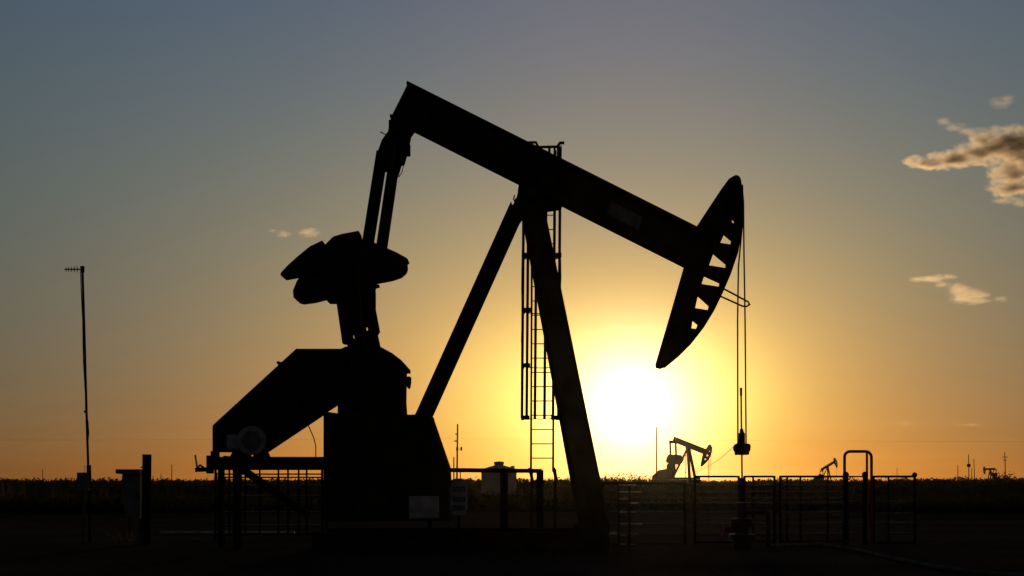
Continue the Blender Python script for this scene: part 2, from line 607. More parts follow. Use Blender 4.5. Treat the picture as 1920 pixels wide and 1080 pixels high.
def make_cranks():
    yn, yf = YC - 1.0, YC + 1.0
    # near crank leans up and left from the shaft; far crank the same
    for y, poly, hl in ((yn, [(618, 470), (664, 462), (676, 560), (690, 735), (676, 748), (660, 740), (655, 655), (651, 646), (643, 645)], [[(661, 628), (664, 628), (666, 636), (663, 636)]]),
                    (yf, [(650, 468), (700, 465), (704, 552), (704, 580), (712, 622), (708, 628), (714, 655), (716, 735), (690, 745), (676, 735), (668, 640), (648, 560)], [[(686, 613), (690, 613), (691, 621), (687, 621)]])):
        c = obj('crank', prism(BM(), P(poly, y), .12, [P(h, y) for h in hl]), M['steel'], PJ, bevel=.012)
        if y == yn:
            sets = [[(614, 460), (627, 447), (643, 442), (675, 436), (679, 453), (683, 470), (668, 540), (630, 548), (606, 520), (604, 476)],
                    [(607, 454), (584, 465), (562, 483), (543, 500), (530, 514), (529, 519), (534, 523), (568, 517), (622, 512), (616, 470)]]
        else:
            sets = [[(568, 516), (559, 530), (552, 547), (553, 560), (560, 567), (568, 569), (590, 566), (614, 560), (616, 568), (632, 568), (660, 550), (660, 500), (620, 490)],
                    [(690, 452), (720, 465), (745, 476), (765, 487), (767, 491), (763, 494), (764, 503), (761, 511), (752, 519), (734, 525), (707, 530), (690, 533)]]
        off = -.24 if y == yn else .24
        for k, s in enumerate(sets):
            yy = y + off * (1 if k else .6)
            hw = {(True, 1): [[(590, 497), (593, 497), (594, 503), (591, 503)]], (False, 0): [[(591, 534), (595, 534), (595, 540), (591, 540)]]}.get((y == yn, k), [])
            obj('counterweight', prism(BM(), P(s, yy), .22, [P(h, yy) for h in hw]), M['steel'], c, bevel=.015)
        for (x, yy) in ((640, 500), (690, 500)):
            obj('bolt', tube(BM(), W(x, yy, y + off - .26), W(x, yy, y + off + .26), .04, n=8), M['rust'], c)
    bm = BM()
    prism(bm, P([(703, 533), (711, 534), (712, 539), (705, 541), (702, 550), (696, 545)], yf - .16), .04)
    obj('pin_lock', bm, M['steel'], PJ)
    # pitman arms: two, from the equalizer ends to the crank pins
    for y, a, b, wpx in ((YC - 1.32, (717, 285), (683, 500), 20), (YC + 1.32, (744, 270), (710.5, 500), 21)):
        p = obj('pitman_arm', bar(BM(), W(*a, y), W(*b, y), wpx * YC / F, .16), M['steel'], PJ)
        if y < YC:
            q = [(716, 268), (729, 258), (742, 270), (735, 318), (713, 322), (710, 334), (700, 336), (706, 296)]
        else:
            q = [(738, 255), (769, 253), (765, 280), (758, 307), (752, 309), (746, 330), (730, 330), (732, 290)]
        obj('end_bracket', prism(BM(), P(q, y - .02), .13), M['steel'], p)
        tube(bm := BM(), W(*b, y - .2), W(*b, y + .2), .14, n=16)
        obj('wrist_pin', bm, M['steel'], p)
    path(bm := BM(), [W(757, 308, YC + 1.2), W(754, 322, YC + 1.2), W(748, 332, YC + 1.2)], .01, 6)
    obj('grease_hose', bm, M['cable'], PJ)


make_cranks()


def make_ladder():
    y = YC + 1.0
    k = y / F
    o = bpy.data.objects.new('ladder', None)
    COL.objects.link(o)
    o.parent = PJ
    for x0, x1 in ((995.5, 998), (1037, 1040)):
        obj('stile', tube(BM(), W(x0, 885, y), W(x1, 276, y), 2.0 * k, n=8), M['steel'], o)
    yy = 859.0
    while yy > 300:
        xl = 996 + (859 - yy) * .004
        obj('rung', tube(BM(), W(xl, yy, y), W(xl + 41.5, yy, y), 1.0 * k, n=6), M['steel'], o)
        yy -= 26.8
    # safety cage: flat hoops bowed away from the climber, joined by straps
    hoops = (783, 685, 581, 478, 385)
    cxs = {783: 1013, 685: 1014, 581: 1015.5, 478: 1016.5, 385: 1017}
    ry = .68
    for h in hoops:
        bm = BM()
        pts = []
        for i in range(13):
            t = math.pi * i / 12
            c = W(cxs[h], h, y)
            pts.append(c + Vector((36 * k * math.cos(t), -ry * math.sin(t) * .0 + ry * math.sin(t), 0)))
        for a, b in zip(pts, pts[1:]):
            m_ = (a + b) / 2
            bar(bm, a, b, .012, .1)
        for sx in (-1, 1):
            a = W(cxs[h] + sx * 20, h, y)
            b = W(cxs[h] + sx * 36, h, y)
            bar(bm, a, b, .1, .012)
        obj('cage_hoop', bm, M['steel'], o)
    for i in (1, 3, 5, 7, 9, 11):
        t = math.pi * i / 12
        v = Vector((35.5 * k * math.cos(t), ry * math.sin(t) - .008, 0))
        a, b = W(1013, 783, y) + v, W(1017, 272, y) + v
        obj('cage_strap', bar(BM(), a, b, .065, .012), M['steel'], o)
    # landing at the top and its rail
    bm = BM()
    box(bm, W(1030, 373, y + .1), (44 * k, .7, .03))
    box(bm, W(1034, 386, y - .2), (38 * k, .5, 9 * k))
    obj('landing', bm, M['steel'], o)
    bm = BM()
    tube(bm, W(1005, 276, y - .1), W(1048, 275, y - .1), 2.6 * k)
    path(bm, [W(985, 270, y - .1), W(993, 267, y - .1), W(1005, 267, y - .1), W(1008, 274, y - .1)], 2.6 * k, 8)
    path(bm, [W(1047, 385, y - .1), W(1047, 272, y - .1), W(1050, 268, y - .1), W(1058, 268, y - .1)], 3 * k, 8)
    tube(bm, W(1052, 272, y - .1), W(1052, 385, y - .1), 1.2 * k)
    tube(bm, W(1030, 276, y - .1), W(1030, 385, y - .1), 2.4 * k)
    obj('handrail', bm, M['steel'], o)
    bm = path(BM(), [W(979, 470, y), W(978, 540, y), W(979, 590, y), W(977.5, 640, y), W(980, 660, y), W(978, 720, y), W(978.5, 780, y)], .9 * k, 6)
    path(bm, [W(1051, 478, y), W(1052, 520, y), W(1050, 560, y), W(1052, 600, y)], .9 * k, 6)
    obj('hanging_cable', bm, M['cable'], o)
    bm = BM()
    for a, b in (((993, 877), (999, 904)), ((1038, 877), (1044, 904))):
        bar(bm, W(*a, y), W(*b, y), 6 * k, .12)
    for x in (997, 1041):
        bar(bm, W(x, 880, y + .06), (W(x, 0, y).x, y + .06, .03), .06, .06)
    obj('foot_bracket', bm, M['steel'], o)


make_ladder()


def make_bridle():
    o = bpy.data.objects.new('bridle', None)
    COL.objects.link(o)
    o.parent = PJ
    r = 1.5 * YC / F
    obj('wire_rope', path(BM(), [W(1391, 352, YC - .12), W(1393.5, 372, YC - .13), W(1392, 420, YC - .14), W(1384.5, 500, YC - .15), W(1383, 600, YC - .15), W(1383.5, 838, YC - .15)], r, 8), M['cable'], o)
    obj('wire_rope', path(BM(), [W(1391, 350, YC + .12), W(1394, 378, YC + .13), W(1395, 480, YC + .15), W(1397, 600, YC + .15), W(1399, 838, YC + .15)], r, 8), M['cable'], o)
    pts = [(1378, 835), (1381, 832), (1402, 832), (1405, 836), (1404, 845), (1402, 848), (1402, 853), (1380, 853), (1380, 848), (1377, 843)]
    obj('carrier_bar', prism(BM(), P(pts), .2), M['steel'], o, bevel=.01)
    bm = tube(BM(), W(1391, 832), W(1391, 812), 6 * YC / F, n=12)
    tube(bm, W(1391, 814), W(1390.5, 804), 5 * YC / F, 3 * YC / F, n=12)
    bar(bm, W(1384, 826), W(1392, 826), 5 * YC / F, .06)
    obj('rod_clamp', bm, M['steel'], o)
    bm = tube(BM(), W(1391.5, 905), W(1389.5, 740), 1.7 * YC / F, n=10)
    tube(bm, W(1389.6, 742), W(1389.4, 727), 2.4 * YC / F, n=10)
    obj('polished_rod', bm, M['cable'], o)
    pts = [W(1386, 827, YC)]
    for i in range(1, 15):
        t = i / 14
        pts.append(W(1386 - 86 * t, 827 + 60 * t - 8 * math.sin(math.pi * t) * -1, YC + 1.9 * t))
    obj('signal_cable', path(BM(), pts, .006, 6), M['cable'], o)


make_bridle()


# ------------------------------------------------------------------ wellhead under the rod
def make_wellhead():
    b = (W(1391, 0).x, YC, 0)
    t = thing('wellhead', b, 'dark wellhead stack of flanges directly under the polished rod', 'wellhead')
    obj('casing_head', lathe(BM(), b, [(.2, 0), (.2, .22), (.28, .22), (.28, .32), (.15, .34), (.15, .5), (.25, .5), (.25, .58)]), M['rust'], t)
    obj('tubing_head', lathe(BM(), b, [(.25, .585), (.25, .66), (.12, .68), (.12, .95), (.17, .95), (.17, 1.02)]), M['rust'], t)
    bm = lathe(BM(), b, [(.09, 1.025), (.09, 1.3), (.11, 1.3), (.11, 1.42), (.06, 1.5), (.05, 1.56)])
    obj('stuffing_box', bm, M['rust'], t)
    bm = tube(BM(), Vector(b) + Vector((0, 0, .82)), Vector(b) + Vector((.55, -.15, .82)), .06)
    tube(bm, Vector(b) + Vector((.55, -.15, .86)), Vector(b) + Vector((.55, -.15, .02)), .05)
    obj('outlet_pipe', bm, M['rust'], t)
    bm = tube(BM(), Vector(b) + Vector((0, 0, .42)), Vector(b) + Vector((-.4, 0, .42)), .07)
    o = obj('valve', bm, M['rust'], t)
    c = Vector(b) + Vector((-.42, 0, .42))
    pts = [c + Vector((0, .13 * math.cos(a), .13 * math.sin(a))) for a in [i * math.pi / 8 for i in range(17)]]
    obj('handwheel', path(BM(), pts, .014, 6), M['red'], o)
    # pale flowline curving over the pad towards the camera
    e = Vector(b) + Vector((.55, -.15, .04))
    ctrl = [e, Vector((5.9, 28.6, .04)), Vector((7.2, 29.2, .04)), W(1530, 1022, 29.3) * 1, W(1600, 1034, 27), W(1660, 1048, 24.4), W(1760, 1068, 21.5), W(1860, 1080, 20.0), W(2000, 1092, 18.8)]
    fine = []
    for i in range(len(ctrl) - 1):
        p0, p1, p2, p3 = ctrl[max(i - 1, 0)], ctrl[i], ctrl[i + 1], ctrl[min(i + 2, len(ctrl) - 1)]
        for s in range(8):
            u = s / 8
            q = .5 * ((2 * p1) + (p2 - p0) * u + (2 * p0 - 5 * p1 + 4 * p2 - p3) * u * u + (-p0 + 3 * p1 - 3 * p2 + p3) * u ** 3)
            q.z = .045
            fine.append(q)
    tag(obj('flowline', path(BM(), fine, .04, 8), M['hose'], smooth=True), 'pale flowline pipe curving over the dirt from the wellhead to the lower right edge', 'pipe')


make_wellhead()
bm = tube(BM(), W(300, 999, 36.2) * 1, W(552, 999, 36.2), .05)
tag(obj('ground_pipe', bm, M['sign']), 'straight pale pipe lying on the dirt behind the motor legs', 'pipe')


# ------------------------------------------------------------------ pipe fencing round the well
def panel(xa, xb, Y, ytop, ybot, rails, stays, label, group, r=.026, cap=()):
    k = Y / F
    t = thing('fence_panel', (W((xa + xb) / 2, 0, Y).x, Y, 0), label, 'fence', group)
    obj('top_rail', tube(BM(), W(xa, ytop, Y), W(xb, ytop, Y), r), M['darkpipe'], t)
    obj('bottom_rail', tube(BM(), W(xa, ybot, Y), W(xb, ybot, Y), r * .9), M['darkpipe'], t)
    for x in (xa, xb):
        bm = tube(BM(), W(x, ytop - 1.5, Y), (W(x, 0, Y).x, Y, 0), r * 1.15)
        if x in cap:
            c = W(x, ytop - 3, Y)
            bmesh.ops.create_uvsphere(bm, u_segments=12, v_segments=8, radius=5 * k, matrix=Matrix.Translation(c))
        obj('post', bm, M['darkpipe'], t)
    for y in rails:
        obj('rail', tube(BM(), W(xa, y, Y), W(xb, y, Y), r * .7, n=16), M['pipe'], t, smooth=True)
    for x in stays:
        obj('upright', bar(BM(), W(x, ytop, Y), W(x, ybot, Y), .045, .012), M['darkpipe'], t)
    return t


RL = (909, 922, 934, 943, 960, 982, 1001)
G = 'pipe fence panels round the wellhead'
p1 = panel(1130, 1284, 30, 906, 1021, RL[1:], (1160, 1180), 'pipe fence panel with painted glints on its rails next to the front leg foot', G)
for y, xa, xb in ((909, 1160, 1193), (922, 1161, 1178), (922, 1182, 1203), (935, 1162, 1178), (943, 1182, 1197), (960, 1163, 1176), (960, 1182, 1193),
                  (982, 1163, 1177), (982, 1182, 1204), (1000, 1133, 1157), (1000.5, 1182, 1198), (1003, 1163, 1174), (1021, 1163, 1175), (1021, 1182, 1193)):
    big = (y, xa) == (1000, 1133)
    obj('rail_glint', bar(BM(), W(xa, y, 29.95), W(xb, y, 29.95), .05 if big else .03, .05), M['tank'], p1)  # short pale bars paint sun glints onto the rails
panel(1303, 1385, 30, 893.5, 1017, RL, (), 'short pipe fence panel left of the wellhead under the hanging horsehead', G)
panel(1396, 1452, 30.4, 893.5, 1015, RL, (1412,), 'narrow pipe fence panel just right of the wellhead', G)
panel(1463, 1582, 30.2, 893.5, 1015, RL, (1476, 1501, 1552), 'long pipe fence panel between the wellhead and the red arch gate', G)
panel(1638, 1715, 30, 893.5, 1018, (940, 963, 981, 1000), (1666,), 'pipe fence panel right of the red arch gate ending in a round capped post', G, cap=(1715,))

t = thing('arch_gate', (W(1609, 0, 30).x, 30, 0), 'red pipe walk gate with a tall rounded arch in the fence', 'gate')
pts = []
for (cx, cy, a0) in ((1593, 857, 180), (1624, 857, 90)):
    pts.append(None)
arc = [W(1583.5, 1018, 30), W(1583.5, 860, 30)]
arc += [W(1594 - 10.5 * math.cos(a), 857 - 10.5 * math.sin(a), 30) for a in [i * math.pi / 16 for i in range(1, 9)]]
arc += [W(1623 + 11 * math.sin(a), 857.5 - 11 * math.cos(a), 30) for a in [i * math.pi / 16 for i in range(0, 9)]]
arc += [W(1634.5, 1018, 30)]
obj('arch', path(BM(), arc, .034, 10), M['red'], t, smooth=True)
obj('stile', tube(BM(), W(1625.5, 1012, 30.1), W(1625.5, 849, 30.1), .027), M['red'], t)
for x in (1586, 1622):
    bm = tube(BM(), (W(x, 0, 29.9).x, 29.9, 0), W(x, 888, 29.9), .055)
    bmesh.ops.create_uvsphere(bm, u_segments=12, v_segments=8, radius=.075, matrix=Matrix.Translation(W(x, 890, 29.9)))
    obj('post', bm, M['darkpipe'], t)
for y in (893.5, 940, 963, 981, 1000):
    obj('rail', tube(BM(), W(1587, y, 30), W(1624, y, 30), .018), M['pipe'], t)
# the inner rails behind the arch

G = 'guard rails behind the pumpjack'
panel(404, 604, 31.5, 879, 1002, (889, 895, 910, 930, 960, 985), (430, 460, 487, 522, 540, 560, 575), 'wire filled fence panel seen below the motor beam', G, r=.026)
t = thing('guard_rail', (W(930, 0, 31).x, 31, 0), 'dark single pipe guard rail crossing in front of the pale tank', 'rail')
bm = tube(BM(), W(800, 881, 31), W(1016, 883, 31), .052)
obj('top_rail', bm, M['darkpipe'], t)
for x in (806, 945, 1009.5, 1015.5):
    obj('post', tube(BM(), W(x, 881.5, 31), (W(x, 0, 31).x, 31, 0), .05 if x != 945 else .1), M['darkpipe'], t)

# notice board by the pedestal
t = thing('notice_board', (W(860, 0, 26.6).x, 26.6, 0), 'pale round cornered notice board on a post beside the pedestal', 'sign')
o = obj('board', prism(BM(), P(smooth_loop([(845, 897), (876, 897), (876, 966), (845, 966)], 2), 26.58), .008), M['sign'], t)
for y in (917, 936, 952):
    obj('dark_band', bar(BM(), W(848, y, 26.565), W(873, y, 26.565), .11, .004), M['plate'], o)
obj('post', tube(BM(), (W(860, 0, 26.65).x, 26.65, 0), W(860, 899, 26.65), .03), M['darkpipe'], t)


# ------------------------------------------------------------------ left side: antenna mast, cabinet and post
def make_left():
    Y = 31.0
    k = Y / F
    t = thing('antenna_mast', (W(168, 0, Y).x, Y, 0), 'thin leaning mast with a small ribbed aerial on top and a box low down', 'antenna')
    obj('mast', path(BM(), [(W(168, 0, Y).x, Y, 0), W(167.5, 960, Y), W(166, 895, Y), W(162.3, 775, Y), W(157.5, 600, Y), W(154.3, 499, Y)], 2.3 * k, 8), M['darkpipe'], t)
    bm = tube(BM(), W(121, 505, Y), W(156, 505, Y), 1.3 * k, n=6)
    for i, x in enumerate((124, 129, 134, 139.5, 145)):
        h = 4.2 + .35 * i
        tube(bm, W(x, 505 - h, Y), W(x, 505 + h, Y), .8 * k, n=6)
    a = obj('aerial', bm, M['cable'], t)
    obj('clamp', box(BM(), W(154.5, 505, Y - .02), (6 * k, .08, 12 * k)), M['darkpipe'], a)
    bm = path(BM(), [W(151, 510, Y - .05), W(152, 540, Y - .05), W(155, 600, Y - .05), W(156, 670, Y - .05), W(160, 740, Y - .05), W(160.5, 772, Y - .05), W(165, 790, Y - .05), W(166.5, 812, Y - .05), W(164, 840, Y - .05), W(165, 880, Y - .05)], .9 * k, 6)
    obj('feed_cable', bm, M['cable'], t)
    box(bm := BM(), W(161, 772, Y), (5 * k, .1, 4 * k))
    obj('clip', bm, M['cable'], t)
    bm = tube(BM(), W(166.5, 872, Y - .02), W(167.5, 915, Y - .02), 4.3 * k)
    obj('socket', bm, M['darkpipe'], t)
    b = obj('radio_box', box(BM(), W(156.5, 903, Y - .12), (20 * k, .2, 34 * k)), M['cabinet'], t, bevel=.012)
    obj('lid', box(BM(), W(156.5, 903, Y - .225), (17 * k, .012, 30 * k)), M['cabinet'], b)
    obj('aerial_whip', tube(BM(), W(159, 886, Y - .1), W(159, 872, Y - .1), .5 * k, n=6), M['cable'], b)
    obj('support_post', tube(BM(), (W(156, 0, Y).x, Y + .02, 0), W(156, 910, Y + .02), 2.2 * k), M['pipe'], t)
    # control cabinet on legs
    t = thing('control_cabinet', (W(248, 0, 30.2).x, 30.2, 0), 'pale grey control cabinet with overhanging hood beside the square timber post', 'cabinet')
    Y = 30.2
    k = Y / F
    b = obj('body', prism(BM(), P([(234, 888), (266, 888), (266, 972), (240, 972), (231, 915)], Y), .2), M['cabinet'], t, bevel=.01)
    obj('door', box(BM(), W(250, 930, Y - .21), (24 * k, .015, 72 * k)), M['cabinet'], b)
    obj('handle', box(BM(), W(260, 930, Y - .23), (2 * k, .03, 9 * k)), M['steel'], b)
    obj('hood', prism(BM(), P([(224, 880), (267, 880), (267, 888), (233, 889), (224, 888)], Y), .3), M['cabinet'], t)
    for x in (243, 263):
        obj('leg', bar(BM(), W(x, 970, Y), (W(x, 0, Y).x, Y, 0), .05, .05), M['steel'], t)
    Y = 30
    k = Y / F
    t = thing('timber_post', (W(275.5, 0, Y).x, Y, 0), 'thick square dark timber post standing right beside the grey cabinet', 'post')
    a, b2 = W(275.5, 852, Y), Vector((W(274, 0, Y).x, Y, 0))
    obj('shaft', bar(BM(), b2, a, 14 * k, .17), M['wood'], t, bevel=.012)
    obj('bracket', bar(BM(), W(264, 876, Y - .1), W(276, 878, Y - .1), .03, .02), M['steel'], t)


make_left()


# ------------------------------------------------------------------ tank
def make_tank():
    Y = 100.0
    k = Y / F
    c = Vector((W(935.5, 0, Y).x, Y, 0))
    r = 32.5 * k
    t = thing('storage_tank', c, 'squat pale storage tank with conical roof and round hatch behind the guard rail', 'tank')
    h = W(0, 882, Y).z
    w = obj('shell', lathe(BM(), c, [(r, 0), (r, h)], 36), M['tank'], t)
    bm = BM()
    for i in range(24):
        a = i / 24 * 2 * math.pi
        tube(bm, c + Vector((r * math.cos(a), r * math.sin(a), 0)), c + Vector((r * math.cos(a), r * math.sin(a), h)), .03, n=6)
    obj('seam', bm, M['tank'], w)
    obj('roof', lathe(BM(), c, [(r + .04, h + .003), (r * .75, h + 5 * k), (r * .28, h + 9.5 * k), (.05, h + 10.5 * k)], 36), M['tank'], t)
    obj('hatch', lathe(BM(), c + Vector((0, 0, h)), [(8.5 * k, 8 * k), (8.5 * k, 12 * k), (9.5 * k, 12 * k), (9.5 * k, 16 * k), (2 * k, 17 * k)], 18), M['tank'], t)
    bm = tube(BM(), W(961, 884, Y - .3), W(961, 873.5, Y - .3), 4.2 * k, n=10)
    obj('vent', bm, M['tank'], t)


make_tank()


# ------------------------------------------------------------------ far pumpjacks
def far_pump(loc, yaw, tilt, sc, label, crank=70.0, lift=0.0):
    """smaller unit built in its own side plane (x along the beam, z up)"""
    t = thing('pumpjack', (0, 0, 0), label, 'pumpjack', 'pumpjacks')
    m = M['far']
    V = lambda x, z, y=0.0: Vector((x, y, z))
    piv = V(0, 5.7)
    ct, st = math.cos(tilt), math.sin(tilt)
    B = lambda x, z, y=0.0: piv + Vector((x * ct - z * st, y, x * st + z * ct))
    obj('walking_beam', ibeam(BM(), B(-3.3, .35), B(3.5, .35), .95, .45), m, t)
    hd = [(3.2, -.1), (3.5, .9), (3.75, 1.75), (4.05, 1.9), (4.4, 1.6), (4.65, .9), (4.7, .2), (4.55, -.7), (4.2, -1.5), (3.7, -2.3), (3.5, -2.3), (3.35, -1.5)]
    hl = [[(4.2, .9), (4.4, .7), (4.2, .6)], [(3.95, .1), (4.4, -.1), (4.0, -.3)], [(3.85, -.7), (4.2, -.8), (3.85, -1.1)]]
    h = obj('horse_head', prism(BM(), [B(*p) for p in hd], .06, [[B(*p) for p in q] for q in hl]), m, t)
    bm = BM()
    fr = hd[4:10]
    for a, b in zip(fr, fr[1:]):
        bar(bm, B(*a), B(*b), .05, .36)
    obj('track_plate', bm, m, h)
    for y in (-1, 1):
        obj('front_leg', bar(BM(), V(.05, 5.6, .2 * y), V(.9, 0, 1.0 * y), .42, .34), m, t)
    obj('brace', bar(BM(), V(-.1, 5.5), V(-3.1, .2), .3, .3), m, t)
    obj('saddle_bearing', box(BM(), V(0, 5.62), (.6, .8, .5)), m, t)
    s = V(-3.3, 2.4)
    ca = R(crank)
    pin = s + V(1.4 * math.cos(ca), 1.4 * math.sin(ca))
    tail = B(-3.2, -.15)
    obj('equalizer', bar(BM(), tail + V(0, 0, -1.0), tail + V(0, 0, 1.0), .4, .5), m, t)
    for y in (-1, 1):
        obj('pitman_arm', bar(BM(), tail + V(0, 0, .95 * y), pin + V(0, 0, .95 * y), .3, .2), m, t)
        d = V(math.cos(ca), math.sin(ca))
        n = V(-math.sin(ca), math.cos(ca))
        c = obj('crank', bar(BM(), s - d * .3 + V(0, 0, .75 * y), s + d * 1.9 + V(0, 0, .75 * y), .5, .2), m, t)
        w = [s + d * .5 + n * .7, s + d * 1.3 + n * .8, s + d * 2.0 + n * .5, s + d * 2.2 - n * .7, s + d * 1.7 - n * 1.5, s + d * .9 - n * 1.3, s + d * .4 - n * .6]
        obj('counterweight', prism(BM(), [p + V(0, 0, .95 * y) for p in w], .16), m, c)
    obj('gearbox', prism(BM(), [V(-4.2, 1.5), V(-4.1, 2.6), V(-3.6, 3.0), V(-2.9, 2.8), V(-2.7, 2.2), V(-2.7, 1.5)], .4), m, t)
    obj('pedestal', prism(BM(), [V(-4.3, .4), V(-4.0, 1.5), V(-2.9, 1.5), V(-2.9, .4)], .45), m, t)
    obj('belt_guard', prism(BM(), [V(-7.2, .3), V(-7.2, .7), V(-5.9, 1.7), V(-4.4, 1.9), V(-3.6, 1.6), V(-4.2, .9), V(-4.6, .3)], .14), m, t)
    ibm = ibeam(BM(), V(-6.9, .22, -.8), V(2.0, .22, -.8), .4, .25)
    ibeam(ibm, V(-6.9, .22, .8), V(2.0, .22, .8), .4, .25)
    obj('base_skid', ibm, m, t)
    hx = B(4.6, .3)
    obj('bridle', tube(BM(), V(hx.x + .08, hx.z), V(hx.x + .08, 1.6), .04, n=6), m, t)
    obj('foundation', box(BM(), V(-2.4, -lift / sc / 2 + .01), (9.0, 2.2, lift / sc)), m, t)
    t.location = Vector(loc) + Vector((0, 0, lift))
    t.rotation_euler = (0, 0, yaw)
    t.scale = (sc, sc, sc)
    return t


Y = 215.0
far_pump((W(1290, 0, Y).x, Y, 0), R(-38), R(-20), .96, 'small far pumpjack nodding right beneath the sun, left of the hanging cables', crank=75, lift=1.65)
Y = 400.0
far_pump((W(1552, 0, Y).x, Y, 0), R(-48), R(27), .8, 'tiny far pumpjack with its head raised, left of the red arch gate', crank=-80, lift=1.2)
Y = 640.0
far_pump((W(1857, 0, Y).x, Y, 0), R(205), R(-2), 1.0, 'tiniest far pumpjack near the utility pole at the right edge', crank=60, lift=1.2)


# ------------------------------------------------------------------ poles
def utility_pole(px, ytop, Y, label, r=.13, cans=(), arms=(), name='utility_pole', cat='utility pole', group=None, lean=0):
    t = thing(name, (W(px, 0, Y).x, Y, 0), label, cat, group)
    obj('pole', tube(BM(), (W(px + lean, 0, Y).x, Y, 0), W(px, ytop, Y), r, r * .75, n=8), M['wood'], t)
    k = Y / F
    for dx, y, w, h in cans:
        bm = lathe(BM(), W(px + dx, y + h / 2, Y - .2), [(w / 2 * k, 0), (w / 2 * k, h * k), (w / 4 * k, h * k * 1.2)], 10)
        bar(bm, W(px, y, Y), W(px + dx, y, Y - .2), .08, .08)
        obj('transformer', bm, M['wood'], t)
    for y, x0, x1 in arms:
        bm = bar(BM(), W(px + x0, y, Y - .15), W(px + x1, y, Y - .15), .2, .12)
        for x in (x0, x1):
            tube(bm, W(px + x, y, Y - .15), W(px + x, y - 1.6, Y - .15), .05, n=6)
        obj('crossarm', bm, M['wood'], t)
    return t


utility_pole(858, 795, 204, 'tall utility pole with transformer cans beside the pumpjack pedestal', .15, cans=((-.8, 842, 4, 6), (7, 842, 3.4, 6)), arms=((814, -4, 1), (827, -6, 0)), lean=-1.5)
utility_pole(851, 857, 190, 'short bare pole just left of the tall transformer pole', .11, name='marker_pole', cat='pole')
utility_pole(863, 879, 190, 'stubby bare pole just right of the tall transformer pole', .1, name='marker_pole', cat='pole')
utility_pole(1231, 800, 150, 'tall bare mast left of the far pumpjack below the sun', .09, name='marker_pole', cat='pole')
utility_pole(1329, 838, 330, 'thin distant pole right of the far pumpjack head', .12, arms=((853, -1, 3),))
utility_pole(1285, 852, 420, 'faint rung pole seen through the far pumpjack legs', .13, arms=((854, -2, 2), (870, -2, 2), (886, -2, 2)))
utility_pole(1682, 877, 420, 'lone short pole between the red arch and the capped fence post', .12, name='marker_pole', cat='pole')
utility_pole(1796, 872, 420, 'short bare pole left of the transformer pole on the right horizon', .15, name='marker_pole', cat='pole')
utility_pole(1816, 852, 420, 'right horizon pole carrying a round transformer at mid height', .17, cans=((.5, 873, 7, 5),), lean=1)
utility_pole(1822, 878, 420, 'shortest pole between the two taller right horizon poles', .13, name='marker_pole', cat='pole')
utility_pole(1826, 861, 420, 'slim pole right of the round transformer on the horizon', .15, name='marker_pole', cat='pole', lean=1.5)
utility_pole(1884, 848, 420, 'rightmost distant utility pole with two short crossarms', .18, arms=((857, -4.5, 5), (863, -2.5, 3)), lean=1.5)
utility_pole(322, 871, 160, 'thin lone stake left of the motor on the horizon', .06, name='marker_pole', cat='pole')
utility_pole(287, 892, 160, 'stub of a stake right beside the timber post', .06, name='marker_pole', cat='pole')
utility_pole(302, 888, 160, 'small stake between the timber post and the lone taller stake', .05, name='marker_pole', cat='pole')
utility_pole(407, 886, 160, 'small stake just right of the brake lever bracket', .06, name='marker_pole', cat='pole')
utility_pole(80, 880, 160, 'leftmost thin stake on the horizon, left of the antenna mast', .05, name='marker_pole', cat='pole')
t = thing('power_line', (0, 204, 0), 'faint power line wire crossing low over the horizon past the transformer pole', 'wire')
for xa, xb in ((-600, 857), (858, 2500)):
    pts = [W(xa + (xb - xa) * i / 12, 822 + (5 if xa > 0 else 0) * i / 12 + 3 * math.sin(math.pi * i / 12), 204) for i in range(13)]
    obj('wire', path(BM(), pts, .008, 5), M['cable'], t)


# ------------------------------------------------------------------ vegetation
def blades(bm, base, h, n, spread, rnd, wd=.012, leafy=0):
    for _ in range(n):
        a = rnd.uniform(0, 2 * math.pi)
        p = base + Vector((math.cos(a), math.sin(a), 0)) * rnd.uniform(0, spread * .5)
        hh = h * rnd.uniform(.45, 1)
        ln = Vector((math.cos(a), math.sin(a), 0)) * spread * rnd.uniform(.1, .7)
        mid, top = p + ln * .35 + Vector((0, 0, hh * .55)), p + ln + Vector((0, 0, hh))
        s = Vector((rnd.uniform(-1, 1), rnd.uniform(-.4, .4), 0)).normalized() * wd
        v = [bm.verts.new(q) for q in (p - s, p + s, mid + s * .8, mid - s * .8, top)]
        bm.faces.new((v[0], v[1], v[2], v[3]))
        bm.faces.new((v[3], v[2], v[4]))
        for _l in range(leafy):
            u = rnd.uniform(.3, 1)
            c = p.lerp(top, u)
            d = Vector((rnd.uniform(-1, 1), rnd.uniform(-1, 1), rnd.uniform(-.2, .9))).normalized() * wd * rnd.uniform(4, 9)
            e = d.cross(Vector((rnd.uniform(-1, 1), rnd.uniform(-1, 1), rnd.uniform(-1, 1)))).normalized() * wd * rnd.uniform(1, 2.2)
            vv = [bm.verts.new(q) for q in (c, c + d * .5 + e, c + d, c + d * .5 - e)]
            bm.faces.new(vv)


def weed(px, ytop, Y, label, group, n=22, spread=.5, wd=.018, leafy=5, seed=0):
    rnd = random.Random(seed + int(px * 10))
    b = Vector((W(px, 0, Y).x, Y, 0))
    h = W(px, ytop, Y).z
    bm = BM()
    blades(bm, b, h, n, spread, rnd, wd, leafy)
    return tag(obj('weed_clump', bm, M['weed']), label, 'weed', group)


